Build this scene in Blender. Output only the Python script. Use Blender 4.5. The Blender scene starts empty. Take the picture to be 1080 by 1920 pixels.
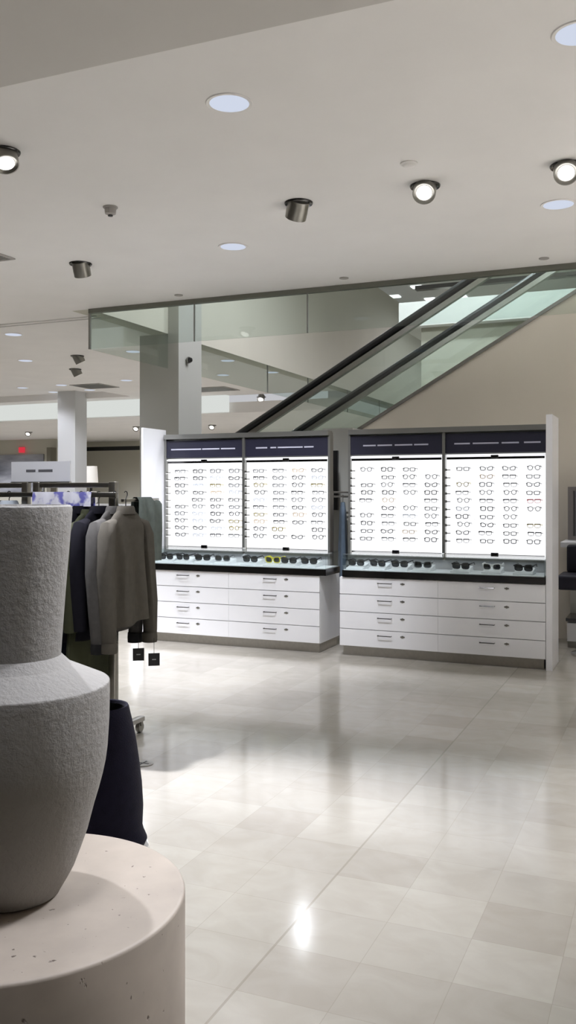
import bpy, bmesh, math, random
from mathutils import Vector, Matrix
random.seed(7)
PI = math.pi
C = bpy.context.scene.collection
sc = bpy.context.scene
R = math.radians

# ------------------------------------------------------------------ materials
def lin(c):
    out = []
    for v in c:
        v /= 255.0
        out.append(v / 12.92 if v <= 0.04045 else ((v + 0.055) / 1.055) ** 2.4)
    return (*out, 1.0)

def mat(name, rgb, rough=0.5, metal=0.0, spec=0.5, noise=0.0, nscale=8.0, bump=0.0, bscale=60.0,
        emit=None, estr=0.0, sheen=0.0, coat=0.0):
    m = bpy.data.materials.new(name); m.use_nodes = True
    nt = m.node_tree; b = nt.nodes['Principled BSDF']
    col = lin(rgb)
    b.inputs['Base Color'].default_value = col
    b.inputs['Roughness'].default_value = rough
    b.inputs['Metallic'].default_value = metal
    b.inputs['Specular IOR Level'].default_value = spec
    b.inputs['Coat Weight'].default_value = coat
    if sheen:
        b.inputs['Sheen Weight'].default_value = sheen
    if emit:
        b.inputs['Emission Color'].default_value = lin(emit)
        b.inputs['Emission Strength'].default_value = estr
    if noise or bump:
        tc = nt.nodes.new('ShaderNodeTexCoord')
        if noise:
            n = nt.nodes.new('ShaderNodeTexNoise'); n.inputs['Scale'].default_value = nscale
            n.inputs['Detail'].default_value = 6
            nt.links.new(tc.outputs['Object'], n.inputs['Vector'])
            r = nt.nodes.new('ShaderNodeValToRGB')
            r.color_ramp.elements[0].position = 0.3; r.color_ramp.elements[1].position = 0.72
            r.color_ramp.elements[0].color = (*[max(0, v * (1 - noise)) for v in col[:3]], 1)
            r.color_ramp.elements[1].color = (*[min(1, v * (1 + noise)) for v in col[:3]], 1)
            nt.links.new(n.outputs['Fac'], r.inputs['Fac'])
            nt.links.new(r.outputs['Color'], b.inputs['Base Color'])
        if bump:
            n2 = nt.nodes.new('ShaderNodeTexNoise'); n2.inputs['Scale'].default_value = bscale
            n2.inputs['Detail'].default_value = 5
            nt.links.new(tc.outputs['Object'], n2.inputs['Vector'])
            bp = nt.nodes.new('ShaderNodeBump'); bp.inputs['Strength'].default_value = bump
            bp.inputs['Distance'].default_value = 0.01
            nt.links.new(n2.outputs['Fac'], bp.inputs['Height'])
            nt.links.new(bp.outputs['Normal'], b.inputs['Normal'])
    return m

def glass_mat(name, tint, ior=1.5, refl=1.0):
    m = bpy.data.materials.new(name); m.use_nodes = True
    nt = m.node_tree
    for n in list(nt.nodes): nt.nodes.remove(n)
    out = nt.nodes.new('ShaderNodeOutputMaterial')
    mx = nt.nodes.new('ShaderNodeMixShader')
    tr = nt.nodes.new('ShaderNodeBsdfTransparent'); tr.inputs['Color'].default_value = (*tint, 1)
    gl = nt.nodes.new('ShaderNodeBsdfGlossy'); gl.inputs['Roughness'].default_value = 0.02
    fr = nt.nodes.new('ShaderNodeFresnel'); fr.inputs['IOR'].default_value = ior
    ml = nt.nodes.new('ShaderNodeMath'); ml.operation = 'MULTIPLY'; ml.inputs[1].default_value = refl
    ge = nt.nodes.new('ShaderNodeNewGeometry'); mr = nt.nodes.new('ShaderNodeMapRange')
    mr.inputs['To Min'].default_value = ior; mr.inputs['To Max'].default_value = 1 / ior
    nt.links.new(ge.outputs['Backfacing'], mr.inputs['Value']); nt.links.new(mr.outputs[0], fr.inputs['IOR'])
    nt.links.new(fr.outputs[0], ml.inputs[0]); nt.links.new(ml.outputs[0], mx.inputs[0])
    nt.links.new(tr.outputs[0], mx.inputs[1]); nt.links.new(gl.outputs[0], mx.inputs[2])
    nt.links.new(mx.outputs[0], out.inputs[0])
    return m

def emit_mat(name, rgb, strength):
    m = bpy.data.materials.new(name); m.use_nodes = True
    nt = m.node_tree
    for n in list(nt.nodes): nt.nodes.remove(n)
    out = nt.nodes.new('ShaderNodeOutputMaterial'); e = nt.nodes.new('ShaderNodeEmission')
    e.inputs[0].default_value = lin(rgb); e.inputs[1].default_value = strength
    nt.links.new(e.outputs[0], out.inputs[0])
    return m

def floor_mat():
    m = bpy.data.materials.new('polished_limestone_tiles'); m.use_nodes = True
    nt = m.node_tree; b = nt.nodes['Principled BSDF']; N = nt.nodes.new; L = nt.links.new
    T = 0.305
    tc = N('ShaderNodeTexCoord')
    mp = N('ShaderNodeMapping'); mp.inputs['Location'].default_value = (1.25 / T, -3.125 / T, 0)
    mp.inputs['Scale'].default_value = (1 / T, 1 / T, 0)
    L(tc.outputs['Object'], mp.inputs[0])
    fl = N('ShaderNodeVectorMath'); fl.operation = 'FLOOR'; L(mp.outputs[0], fl.inputs[0])
    wn = N('ShaderNodeTexWhiteNoise'); wn.noise_dimensions = '2D'; L(fl.outputs[0], wn.inputs['Vector'])
    rp = N('ShaderNodeValToRGB'); e = rp.color_ramp.elements
    e[0].position = 0.0; e[0].color = lin((167, 161, 151)); e[1].position = 1.0; e[1].color = lin((179, 174, 164))
    k = rp.color_ramp.elements.new(0.45); k.color = lin((173, 168, 158))
    L(wn.outputs['Value'], rp.inputs[0])
    nz = N('ShaderNodeTexNoise'); nz.inputs['Scale'].default_value = 5.0; nz.inputs['Detail'].default_value = 8
    nz.inputs['Distortion'].default_value = 1.2
    st = N('ShaderNodeMapping'); st.inputs['Scale'].default_value = (1.0, 1.3, 1); L(tc.outputs['Object'], st.inputs[0])
    L(st.outputs[0], nz.inputs['Vector'])
    r2 = N('ShaderNodeValToRGB'); r2.color_ramp.elements[0].position = .35; r2.color_ramp.elements[1].position = .7
    r2.color_ramp.elements[0].color = (.93, .92, .905, 1); r2.color_ramp.elements[1].color = (1.02, 1.02, 1.02, 1)
    L(nz.outputs['Fac'], r2.inputs[0])
    mul = N('ShaderNodeMix'); mul.data_type = 'RGBA'; mul.blend_type = 'MULTIPLY'; mul.inputs[0].default_value = 1
    L(rp.outputs[0], mul.inputs[6]); L(r2.outputs[0], mul.inputs[7])
    fr = N('ShaderNodeVectorMath'); fr.operation = 'FRACTION'; L(mp.outputs[0], fr.inputs[0])
    sep = N('ShaderNodeSeparateXYZ'); L(fr.outputs[0], sep.inputs[0])
    def edge(sock, w):
        a = N('ShaderNodeMath'); a.operation = 'SUBTRACT'; a.inputs[1].default_value = .5; L(sock, a.inputs[0])
        c = N('ShaderNodeMath'); c.operation = 'ABSOLUTE'; L(a.outputs[0], c.inputs[0])
        d = N('ShaderNodeMath'); d.operation = 'GREATER_THAN'; d.inputs[1].default_value = .5 - w; L(c.outputs[0], d.inputs[0])
        return d.outputs[0]
    mxm = N('ShaderNodeMath'); mxm.operation = 'MAXIMUM'
    L(edge(sep.outputs[0], .004), mxm.inputs[0]); L(edge(sep.outputs[1], .004), mxm.inputs[1])
    # the one wider joint that runs away from the plinth
    s0 = N('ShaderNodeSeparateXYZ'); L(tc.outputs['Object'], s0.inputs[0])
    a = N('ShaderNodeMath'); a.operation = 'ADD'; a.inputs[1].default_value = 1.25; L(s0.outputs[0], a.inputs[0])
    ab = N('ShaderNodeMath'); ab.operation = 'ABSOLUTE'; L(a.outputs[0], ab.inputs[0])
    lt = N('ShaderNodeMath'); lt.operation = 'LESS_THAN'; lt.inputs[1].default_value = .0045; L(ab.outputs[0], lt.inputs[0])
    m2 = N('ShaderNodeMath'); m2.operation = 'MULTIPLY'; m2.inputs[1].default_value = .35; L(mxm.outputs[0], m2.inputs[0])
    m3 = N('ShaderNodeMath'); m3.operation = 'MULTIPLY'; m3.inputs[1].default_value = .5; L(lt.outputs[0], m3.inputs[0])
    m4 = N('ShaderNodeMath'); m4.operation = 'MAXIMUM'; L(m2.outputs[0], m4.inputs[0]); L(m3.outputs[0], m4.inputs[1])
    gm = N('ShaderNodeMix'); gm.data_type = 'RGBA'; gm.inputs[7].default_value = lin((132, 125, 113))
    L(m4.outputs[0], gm.inputs[0]); L(mul.outputs[2], gm.inputs[6])
    L(gm.outputs[2], b.inputs['Base Color'])
    rr = N('ShaderNodeMapRange'); rr.inputs['To Min'].default_value = .09; rr.inputs['To Max'].default_value = .15
    L(nz.outputs['Fac'], rr.inputs['Value']); L(rr.outputs[0], b.inputs['Roughness'])
    b.inputs['IOR'].default_value = 1.6
    return m

def stone_mat(name, base, dark, pit=0.6, bump=0.3, vscale=22, rough=.75):
    m = bpy.data.materials.new(name); m.use_nodes = True
    nt = m.node_tree; b = nt.nodes['Principled BSDF']; N = nt.nodes.new; L = nt.links.new
    tc = N('ShaderNodeTexCoord')
    n1 = N('ShaderNodeTexNoise'); n1.inputs['Scale'].default_value = 6; n1.inputs['Detail'].default_value = 8
    L(tc.outputs['Object'], n1.inputs['Vector'])
    r1 = N('ShaderNodeValToRGB'); r1.color_ramp.elements[0].position = .3; r1.color_ramp.elements[1].position = .72
    r1.color_ramp.elements[0].color = lin([v * .93 for v in base]); r1.color_ramp.elements[1].color = lin([min(255, v * 1.05) for v in base])
    L(n1.outputs['Fac'], r1.inputs[0])
    n2 = N('ShaderNodeTexNoise'); n2.inputs['Scale'].default_value = vscale; n2.inputs['Detail'].default_value = 3
    mp = N('ShaderNodeMapping'); mp.inputs['Scale'].default_value = (1, 1, .6); L(tc.outputs['Object'], mp.inputs[0])
    L(mp.outputs[0], n2.inputs['Vector'])
    r2 = N('ShaderNodeValToRGB'); r2.color_ramp.elements[0].position = pit; r2.color_ramp.elements[1].position = pit + .05
    r2.color_ramp.elements[0].color = (0, 0, 0, 1); r2.color_ramp.elements[1].color = (1, 1, 1, 1)
    L(n2.outputs['Fac'], r2.inputs[0])
    mx = N('ShaderNodeMix'); mx.data_type = 'RGBA'; mx.inputs[7].default_value = lin(dark)
    L(r2.outputs[0], mx.inputs[0]); L(r1.outputs[0], mx.inputs[6]); L(mx.outputs[2], b.inputs['Base Color'])
    bp = N('ShaderNodeBump'); bp.inputs['Strength'].default_value = bump; bp.inputs['Distance'].default_value = .006; bp.invert = True
    L(r2.outputs[0], bp.inputs['Height']); L(bp.outputs[0], b.inputs['Normal'])
    b.inputs['Roughness'].default_value = rough
    return m

def rough_vase_mat():
    m = bpy.data.materials.new('grey_textured_plaster'); m.use_nodes = True
    nt = m.node_tree; b = nt.nodes['Principled BSDF']; N = nt.nodes.new; L = nt.links.new
    tc = N('ShaderNodeTexCoord')
    n1 = N('ShaderNodeTexNoise'); n1.inputs['Scale'].default_value = 75; n1.inputs['Detail'].default_value = 8; n1.inputs['Roughness'].default_value = .62
    n2 = N('ShaderNodeTexNoise'); n2.inputs['Scale'].default_value = 5; n2.inputs['Detail'].default_value = 5
    L(tc.outputs['Object'], n1.inputs['Vector']); L(tc.outputs['Object'], n2.inputs['Vector'])
    ad = N('ShaderNodeMath'); ad.operation = 'MULTIPLY_ADD'; ad.inputs[1].default_value = .06
    L(n1.outputs['Fac'], ad.inputs[0])
    h = N('ShaderNodeMath'); h.operation = 'MULTIPLY'; h.inputs[1].default_value = .45; L(n2.outputs['Fac'], h.inputs[0]); L(h.outputs[0], ad.inputs[2])
    r = N('ShaderNodeValToRGB'); e = r.color_ramp.elements
    e[0].position = .38; e[0].color = lin((150, 147, 143)); e[1].position = .60; e[1].color = lin((236, 235, 234))
    L(ad.outputs[0], r.inputs[0]); L(r.outputs[0], b.inputs['Base Color'])
    bp = N('ShaderNodeBump'); bp.inputs['Strength'].default_value = .6; bp.inputs['Distance'].default_value = .008
    L(n1.outputs['Fac'], bp.inputs['Height']); L(bp.outputs[0], b.inputs['Normal'])
    b.inputs['Roughness'].default_value = .68
    return m

def stormy_mat():
    m = bpy.data.materials.new('stormy_picture'); m.use_nodes = True
    nt = m.node_tree; b = nt.nodes['Principled BSDF']; N = nt.nodes.new; L = nt.links.new
    tc = N('ShaderNodeTexCoord'); mp = N('ShaderNodeMapping'); mp.inputs['Scale'].default_value = (.35, 1, 1.5)
    mp.inputs['Rotation'].default_value = (0, .25, 0)
    L(tc.outputs['Object'], mp.inputs[0])
    n = N('ShaderNodeTexNoise'); n.inputs['Scale'].default_value = 1.4; n.inputs['Detail'].default_value = 4; L(mp.outputs[0], n.inputs['Vector'])
    r = N('ShaderNodeValToRGB'); e = r.color_ramp.elements
    e[0].position = .35; e[0].color = lin((70, 72, 82)); e[1].position = .65; e[1].color = lin((165, 166, 172))
    L(n.outputs['Fac'], r.inputs[0]); L(r.outputs[0], b.inputs['Base Color']); b.inputs['Roughness'].default_value = .5
    return m

def print_mat(name, a, c, scale):
    m = bpy.data.materials.new(name); m.use_nodes = True
    nt = m.node_tree; b = nt.nodes['Principled BSDF']; N = nt.nodes.new; L = nt.links.new
    tc = N('ShaderNodeTexCoord'); n = N('ShaderNodeTexNoise'); n.inputs['Scale'].default_value = scale
    L(tc.outputs['Object'], n.inputs['Vector'])
    r = N('ShaderNodeValToRGB'); e = r.color_ramp.elements
    e[0].position = .5; e[0].color = lin(a); e[1].position = .6; e[1].color = lin(c)
    L(n.outputs['Fac'], r.inputs[0]); L(r.outputs[0], b.inputs['Base Color']); b.inputs['Roughness'].default_value = .8
    return m

M = dict(
    floor=floor_mat(),
    ceiling=mat('matte_ceiling_paint', (240, 238, 236), .9, spec=.2, noise=.02, nscale=2),
    soffit=mat('soffit_paint', (214, 211, 207), .9, spec=.2, noise=.02, nscale=2),
    white_paint=mat('white_wall_paint', (222, 222, 219), .8, spec=.25, noise=.015, nscale=2),
    column=mat('grey_column_paint', (178, 178, 172), .35, spec=.4, noise=.02, nscale=1.5),
    beige=mat('beige_wall_paint', (198, 195, 182), .75, spec=.25, noise=.02, nscale=1.2),
    brown=mat('warm_taupe_cladding', (224, 216, 203), .55, spec=.3, noise=.02, nscale=1.0),
    lacquer=mat('white_lacquer', (226, 226, 228), .28, spec=.5, noise=.008, nscale=3),
    steel=mat('brushed_steel', (175, 172, 166), .28, 1.0, noise=.06, nscale=40),
    chrome=mat('chrome', (205, 204, 202), .12, 1.0),
    nickel=mat('satin_nickel', (150, 148, 142), .32, 1.0, noise=.05, nscale=20),
    darkmetal=mat('dark_polished_metal', (92, 91, 92), .16, 1.0),
    frame_grey=mat('grey_aluminium', (150, 150, 146), .35, .85),
    navy=mat('navy_header_panel', (34, 34, 50), .4, noise=.03, nscale=5),
    letter=mat('pale_lettering', (178, 178, 192), .5),
    black=mat('black_rubber', (18, 18, 20), .35, spec=.5),
    blackplastic=mat('black_plastic', (22, 22, 24), .3),
    disc=emit_mat('frosted_lamp_disc', (222, 230, 248), .86),
    lens=emit_mat('spotlight_lens', (255, 252, 250), 4.0),
    lightbox=emit_mat('lit_display_panel', (252, 253, 255), 1.25),
    emissive=emit_mat('emissive_fascia', (232, 236, 232), .84),  # brightness set by emission in the material
    exit=emit_mat('red_exit_glow', (232, 60, 76), .8),
    lampshade=mat('white_lamp_shade', (244, 242, 238), .8, emit=(255, 248, 238), estr=.25),
    ceramic=mat('white_ceramic', (232, 230, 226), .25),
    glass_green=glass_mat('green_safety_glass', (.885, .925, .905), 1.5, 1.0),
    glass_clear=glass_mat('clear_case_glass', (.95, .975, .97), 1.45, 1.0),
    acrylic=mat('frosted_acrylic', (246, 247, 250), .3, emit=(250, 250, 255), estr=.55),
    vase=rough_vase_mat(),
    plinth=stone_mat('warm_stone', (170, 159, 147), (96, 84, 76), pit=.69, bump=.4, vscale=60, rough=.55),
    skirt=mat('navy_knit', (26, 24, 40), .95, spec=.15, noise=.12, nscale=30, bump=.4, bscale=220, sheen=.05),
    denim=mat('dark_denim', (38, 42, 56), .9, spec=.2, noise=.15, nscale=40),
    olivegrey=mat('grey_olive_wool', (82, 78, 71), .95, spec=.15, noise=.08, nscale=25, bump=.3, bscale=300),
    greywool=mat('mid_grey_wool', (80, 78, 76), .95, spec=.15, noise=.1, nscale=25, bump=.3, bscale=300),
    darkwool=mat('near_black_wool', (24, 23, 30), .95, spec=.15, noise=.1, nscale=25),
    olive=mat('dark_olive_cloth', (58, 60, 44), .9, spec=.2, noise=.1, nscale=12),
    graygreen=mat('grey_green_knit', (102, 110, 106), .95, spec=.15, noise=.1, nscale=25),
    aubergine=mat('aubergine_cloth', (52, 36, 48), .9, noise=.1, nscale=20),
    paleblue=mat('pale_blue_cloth', (188, 196, 206), .9, noise=.06, nscale=20),
    teal=mat('slate_blue_cloth', (84, 98, 112), .9, noise=.08, nscale=20),
    tan=mat('brown_suede_cloth', (128, 104, 92), .9, noise=.08, nscale=15),
    lilac=print_mat('lilac_print', (238, 238, 250), (118, 118, 196), 14),
    lining=mat('black_lining', (10, 10, 12), .9),
    tag=mat('black_swing_tag', (14, 14, 15), .6),
    tagline=mat('grey_tag_print', (150, 150, 150), .6),
    sign=mat('pale_grey_card', (226, 227, 231), .6, noise=.01),
    signtext=mat('dark_grey_print', (96, 96, 100), .6),
    stormy=stormy_mat(),
    grille=mat('grey_air_grille', (168, 164, 160), .6),
    tray=mat('white_display_tray', (232, 234, 236), .45),
    upholstery=mat('black_navy_upholstery', (22, 20, 30), .6, spec=.3, noise=.1, nscale=14),
    mirrorframe=mat('grey_wood_frame', (118, 112, 110), .5),
    mirror=mat('mirror_glass', (190, 192, 194), .06, 1.0),
    tint=mat('dark_sunglass_lens', (16, 16, 18), .08, coat=.5),
    clearlens=glass_mat('clear_spectacle_lens', (.985, .985, .985), 1.3, .6),
)
FR = dict(
    dark=mat('dark_acetate', (34, 34, 38), .3), grey=mat('grey_metal_frame', (120, 122, 126), .35, .6),
    gold=mat('gold_metal_frame', (186, 168, 78), .3, .8), tan=mat('tan_acetate', (196, 176, 150), .4),
    red=mat('red_acetate', (190, 74, 84), .35), pale=mat('pale_clear_acetate', (188, 194, 204), .25),
    yellow=mat('yellow_acetate', (214, 204, 40), .4), white=mat('white_acetate', (225, 225, 225), .3))

# ------------------------------------------------------------------ mesh building
class MB:
    def __init__(self): self.v = []; self.f = []; self.smooth = []
    def add(self, vs, fs, smooth=False):
        o = len(self.v); self.v += [tuple(v) for v in vs]
        for f in fs: self.f.append([i + o for i in f]); self.smooth.append(smooth)
        return self
    def box(self, x0, x1, y0, y1, z0, z1):
        vs = [(x, y, z) for x in (x0, x1) for y in (y0, y1) for z in (z0, z1)]
        return self.add(vs, [(0, 1, 3, 2), (4, 6, 7, 5), (0, 4, 5, 1), (2, 3, 7, 6), (0, 2, 6, 4), (1, 5, 7, 3)])
    def rbox(self, x0, x1, y0, y1, z0, z1, r=.01, seg=3):
        bm = bmesh.new(); bmesh.ops.create_cube(bm, size=1)
        for v in bm.verts:
            v.co = Vector(((x0 + x1) / 2 + v.co.x * (x1 - x0), (y0 + y1) / 2 + v.co.y * (y1 - y0), (z0 + z1) / 2 + v.co.z * (z1 - z0)))
        bmesh.ops.bevel(bm, geom=bm.edges[:], offset=r, segments=seg, profile=.5, affect='EDGES')
        bm.verts.index_update()
        self.add([v.co.copy() for v in bm.verts], [[v.index for v in f.verts] for f in bm.faces], True)
        bm.free(); return self
    def lathe(self, prof, n=32, o=(0, 0, 0), cap0=True, cap1=True, smooth=True, mtx=None, wob=None):
        vs = []; fs = []
        for (r, z) in prof:
            for i in range(n):
                a = 2 * PI * i / n; rr = r * (wob(a, z) if wob else 1)
                p = Vector((rr * math.cos(a), rr * math.sin(a), z))
                if mtx: p = mtx @ p
                vs.append((p.x + o[0], p.y + o[1], p.z + o[2]))
        k = len(prof)
        for j in range(k - 1):
            for i in range(n):
                a, b = j * n + i, j * n + (i + 1) % n
                fs.append((a, b, b + n, a + n))
        if cap0: fs.append(tuple(range(n))[::-1])
        if cap1: fs.append(tuple((k - 1) * n + i for i in range(n)))
        return self.add(vs, fs, smooth)
    def tube(self, pts, r, n=8, cap=True, flat=1.0):
        pts = [Vector(p) for p in pts]; vs = []; fs = []
        rs = r if isinstance(r, (list, tuple)) else [r] * len(pts)
        up = None
        for i, p in enumerate(pts):
            d = (pts[min(i + 1, len(pts) - 1)] - pts[max(i - 1, 0)]).normalized()
            if up is None:
                up = Vector((0, 0, 1)) if abs(d.z) < .9 else Vector((1, 0, 0))
            s = d.cross(up).normalized(); u = s.cross(d).normalized(); up = u
            for k in range(n):
                a = 2 * PI * k / n
                vs.append(p + s * math.cos(a) * rs[i] + u * math.sin(a) * rs[i] * flat)
        for j in range(len(pts) - 1):
            for k in range(n):
                a, b = j * n + k, j * n + (k + 1) % n
                fs.append((a, b, b + n, a + n))
        if cap:
            fs.append(tuple(range(n))[::-1]); fs.append(tuple((len(pts) - 1) * n + k for k in range(n)))
        return self.add(vs, fs, True)
    def prism(self, poly, y0, y1):          # polygon in the XZ plane, extruded along Y
        n = len(poly)
        vs = [(x, y0, z) for x, z in poly] + [(x, y1, z) for x, z in poly]
        fs = [tuple(range(n))[::-1], tuple(range(n, 2 * n))] + [(i, (i + 1) % n, (i + 1) % n + n, i + n) for i in range(n)]
        return self.add(vs, fs)
    def build(self, name, m, parent=None, loc=None):
        me = bpy.data.meshes.new(name); me.from_pydata(self.v, [], self.f); me.validate()
        for p, s in zip(me.polygons, self.smooth): p.use_smooth = s
        bm = bmesh.new(); bm.from_mesh(me); bmesh.ops.recalc_face_normals(bm, faces=bm.faces[:]); bm.to_mesh(me); bm.free()
        if any(self.smooth):
            try: me.set_sharp_from_angle(angle=R(38))
            except Exception: pass
        ob = bpy.data.objects.new(name, me); me.materials.append(m); C.objects.link(ob)
        if parent: ob.parent = parent
        if loc: ob.location = loc
        return ob

def thing(name, label, cat, loc=(0, 0, 0), rot=(0, 0, 0), group=None):
    o = bpy.data.objects.new(name, None); C.objects.link(o); o.location = loc; o.rotation_euler = rot
    o.empty_display_size = .05
    return tag(o, label, cat, group)
def tag(o, label, cat, group=None):
    o['label'] = label; o['category'] = cat
    if group: o['group'] = group
    return o
def struct(name, mb, m, label=None, cat=None):
    o = mb.build(name, m); o['kind'] = 'structure'
    if label: o['label'] = label; o['category'] = cat
    return o
def copy_tree(o, parent=None):
    c = o.copy(); C.objects.link(c)
    if parent: c.parent = parent
    for ch in o.children: copy_tree(ch, c)
    return c

# ------------------------------------------------------------------ camera
H, FPX, YAW, HOR = 1.55, 1690.0, R(23.1), 922.0
cd = bpy.data.cameras.new('camera'); cam = bpy.data.objects.new('camera', cd); C.objects.link(cam)
cd.sensor_fit = 'VERTICAL'; cd.sensor_height = 36; cd.lens = 36 * FPX / 1920
cd.shift_y = -(960 - HOR) / 1920
cam.location = (0, 0, H); cam.rotation_euler = (PI / 2, 0, YAW)
cd.clip_start = .05; cd.clip_end = 200
sc.camera = cam
def on_z(px, py, z):
    d = FPX * (H - z) / (py - HOR); u = (px - 540) / FPX
    return (d * (-math.sin(YAW) + u * math.cos(YAW)), d * (math.cos(YAW) + u * math.sin(YAW)))
def on_y(px, Y):                                   # X and distance of a column of pixels on the plane Y
    u = (px - 540) / FPX; s = Y / (math.cos(YAW) + u * math.sin(YAW))
    return s * (-math.sin(YAW) + u * math.cos(YAW)), s

# ------------------------------------------------------------------ the setting
CZ = 3.65                      # main ceiling
WX, WY = -6.17, 8.65           # left side and front of the escalator well
XL, XR, YF, YB = -27.0, 6.5, -3.0, 26.0
struct('floor', MB().box(XL, XR, YF, 32, -.1, 0), M['floor'], 'polished beige limestone tile floor', 'floor')
c = MB()
c.box(-10.98, XR, 3.1, WY, CZ, CZ + .3)
c.box(-10.98, WX - .25, WY, 17.6, CZ, CZ + .3)
struct('ceiling', c, M['ceiling'], 'flat off-white plaster ceiling with recessed lights', 'ceiling')
struct('trim_1', MB().box(XL, -10.98, 3.1, 9.0, CZ, CZ + .3).box(XL, -10.98, 9.0, 16.9, CZ + .14, CZ + .3).box(XL, -10.98, 16.9, 17.6, CZ, CZ + .3), M['ceiling'], 'raised tray in the ceiling at the far left', 'ceiling')
struct('trim_2', MB().box(XL, XR, YF, 3.1, 3.3, 3.95), M['soffit'], 'lower grey soffit overhead nearest the viewer', 'soffit')
struct('trim_3', MB().box(XL, -8.9, 17.45, 17.6, 3.29, CZ - .001), M['emissive'], 'bright backlit white fascia band under far ceiling', 'fascia')
struct('trim_4', MB().box(XL, WX, 17.6, YB, 3.27, 3.5), M['ceiling'], 'lower far ceiling beyond the bright fascia band', 'ceiling')
struct('wall_back', MB().box(XL, -3.2, YB, YB + .2, 0, 3.6), M['beige'], 'beige wall at the far end of the store', 'wall')
struct('wall_left', MB().box(XL - .2, XL, YF, YB, 0, 4), M['white_paint'])
struct('wall_right', MB().box(XR, XR + .2, YF, 32, 0, 7.5), M['beige'])
struct('wall_front_blocker', MB().box(XL, XR, YF - .2, YF, 0, 3.9), mat('dark_grey_blocker_paint', (104, 102, 100), .8))  # unseen dark wall added behind the camera to shade vase and plinth
# escalator well
struct('trim_5', MB().box(WX - .249, WX, WY + .001, 32, CZ, 6.2), M['beige'], 'beige side wall of the escalator well', 'wall')
struct('trim_6', MB().box(WX, XR, WY - .2, WY, CZ + .3, 7.2), M['beige'])  # unseen wall above the well front, added to block world light
struct('wall_behind_escalator', MB().box(-3.46, XR, 13.2, 13.4, 0, 4.0), M['beige'], 'beige wall seen behind the escalator', 'wall')
struct('trim_7', MB().box(-3.75, XR, 13.0, 16, 4.0, 4.12).box(-3.75, XR, 13.0, 13.1, 4.12, 4.36), M['white_paint'], 'white edge of the upper floor slab', 'slab')
struct('trim_8', MB().box(-12, XR, WY - .2, 34, 7.0, 7.2), M['ceiling'], 'upper floor ceiling seen through the well', 'ceiling')
struct('wall_upper_back', MB().box(-12, XR, 32, 32.2, 0, 7), M['white_paint'], 'pale wall at the back of the upper floor', 'wall')
struct('trim_9', MB().box(-5.9, XR, 21.9, 22.1, 6.58, 6.68), M['darkmetal'], 'dark edge lines across the upper floor', 'trim')

# dark metal edge at the front of the well opening
struct('trim_10', MB().box(WX, XR, WY - .03, WY + .03, CZ - .05, CZ - .001), mat('well_edge_metal', (120, 121, 112), .5, .3), 'grey metal edge where the ceiling stops at the escalator', 'trim')

struct('column', MB().box(-6.61, -6.01, 10.4, 11.03, 0, CZ + 2.5), M['column'], 'square grey column behind the lit display wall', 'column')
struct('column_far', MB().box(-12.63, -12.16, 16.5, 16.93, 0, CZ + .2), mat('far_column_paint', (204, 205, 206), .8), 'white column in the far part of the store', 'column')

# glass smoke curtain
gc = thing('glass_smoke_curtain', 'greenish glass screen hanging from the ceiling edge around the escalator well', 'glass screen', (WX, WY, CZ))
def rel(mb, name, m, par, off): return mb.build(name, m, par, (-off[0], -off[1], -off[2]))
O = (WX, WY, CZ)
xs = [WX, -4.80, -3.47, 1.5, 5.0]
for a, b in zip(xs[:-1], xs[1:]):
    rel(MB().box(a + .008, b - .008, WY - .006, WY + .006, 3.19, CZ - .05), 'glass_pane', M['glass_green'], gc, O)
ys = [WY + .02, 10.39]
rel(MB().box(WX - .006, WX + .006, ys[0], ys[1], 3.19, CZ - .002), 'glass_pane', M['glass_green'], gc, O)
yb = [11.05, 13.6, 15.4, 17.6, 19.8, 22.0]
for a, b in zip(yb[:-1], yb[1:]):
    rel(MB().box(WX - .006, WX + .006, a + .01, b - .01, 3.19, CZ - .002), 'glass_pane', M['glass_green'], gc, O)
for x, y in [(WX, WY)]:
    rel(MB().box(x - .012, x + .012, y - .012, y + .012, 3.19, CZ - .05), 'corner_post', M['frame_grey'], gc, O)
for a in xs[1:-1]:
    rel(MB().box(a - .006, a + .006, WY - .008, WY + .008, 3.19, CZ - .05), 'joint_strip', M['frame_grey'], gc, O)
for a in yb[1:-1]:
    rel(MB().box(WX - .007, WX + .007, a - .01, a + .01, 3.19, CZ - .002), 'joint_strip', M['frame_grey'], gc, O)

# ------------------------------------------------------------------ escalator
es = thing('escalator', 'escalator with black handrails and glass sides rising behind the display wall', 'escalator', (-5.85, 10.7, 0))
EO = (-5.85, 10.7, 0); S30 = math.tan(R(30)); X0, X1 = -5.85, .6
rz = lambda x, k=0: 5.10 + S30 * x + k
def slope(y0, y1, k0, k1, xa=X0, xb=X1): return MB().prism([(xa, rz(xa, k0)), (xb, rz(xb, k0)), (xb, rz(xb, k1)), (xa, rz(xa, k1))], y0, y1)
rel(MB().prism([(X0, 0), (X1, 0), (X1, rz(X1, -.93)), (X0, rz(X0, -.93))], 9.88, 9.95), 'side_cladding', M['brown'], es, EO)
rel(MB().prism([(X0, 0), (X1, 0), (X1, rz(X1, -.93)), (X0, rz(X0, -.93))], 11.42, 11.5), 'side_cladding', M['brown'], es, EO)
rel(MB().prism([(X0, 0), (X1, 2.4), (X1, 2.6), (X0, .2)], 9.95, 11.42), 'underside', M['brown'], es, EO)
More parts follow.
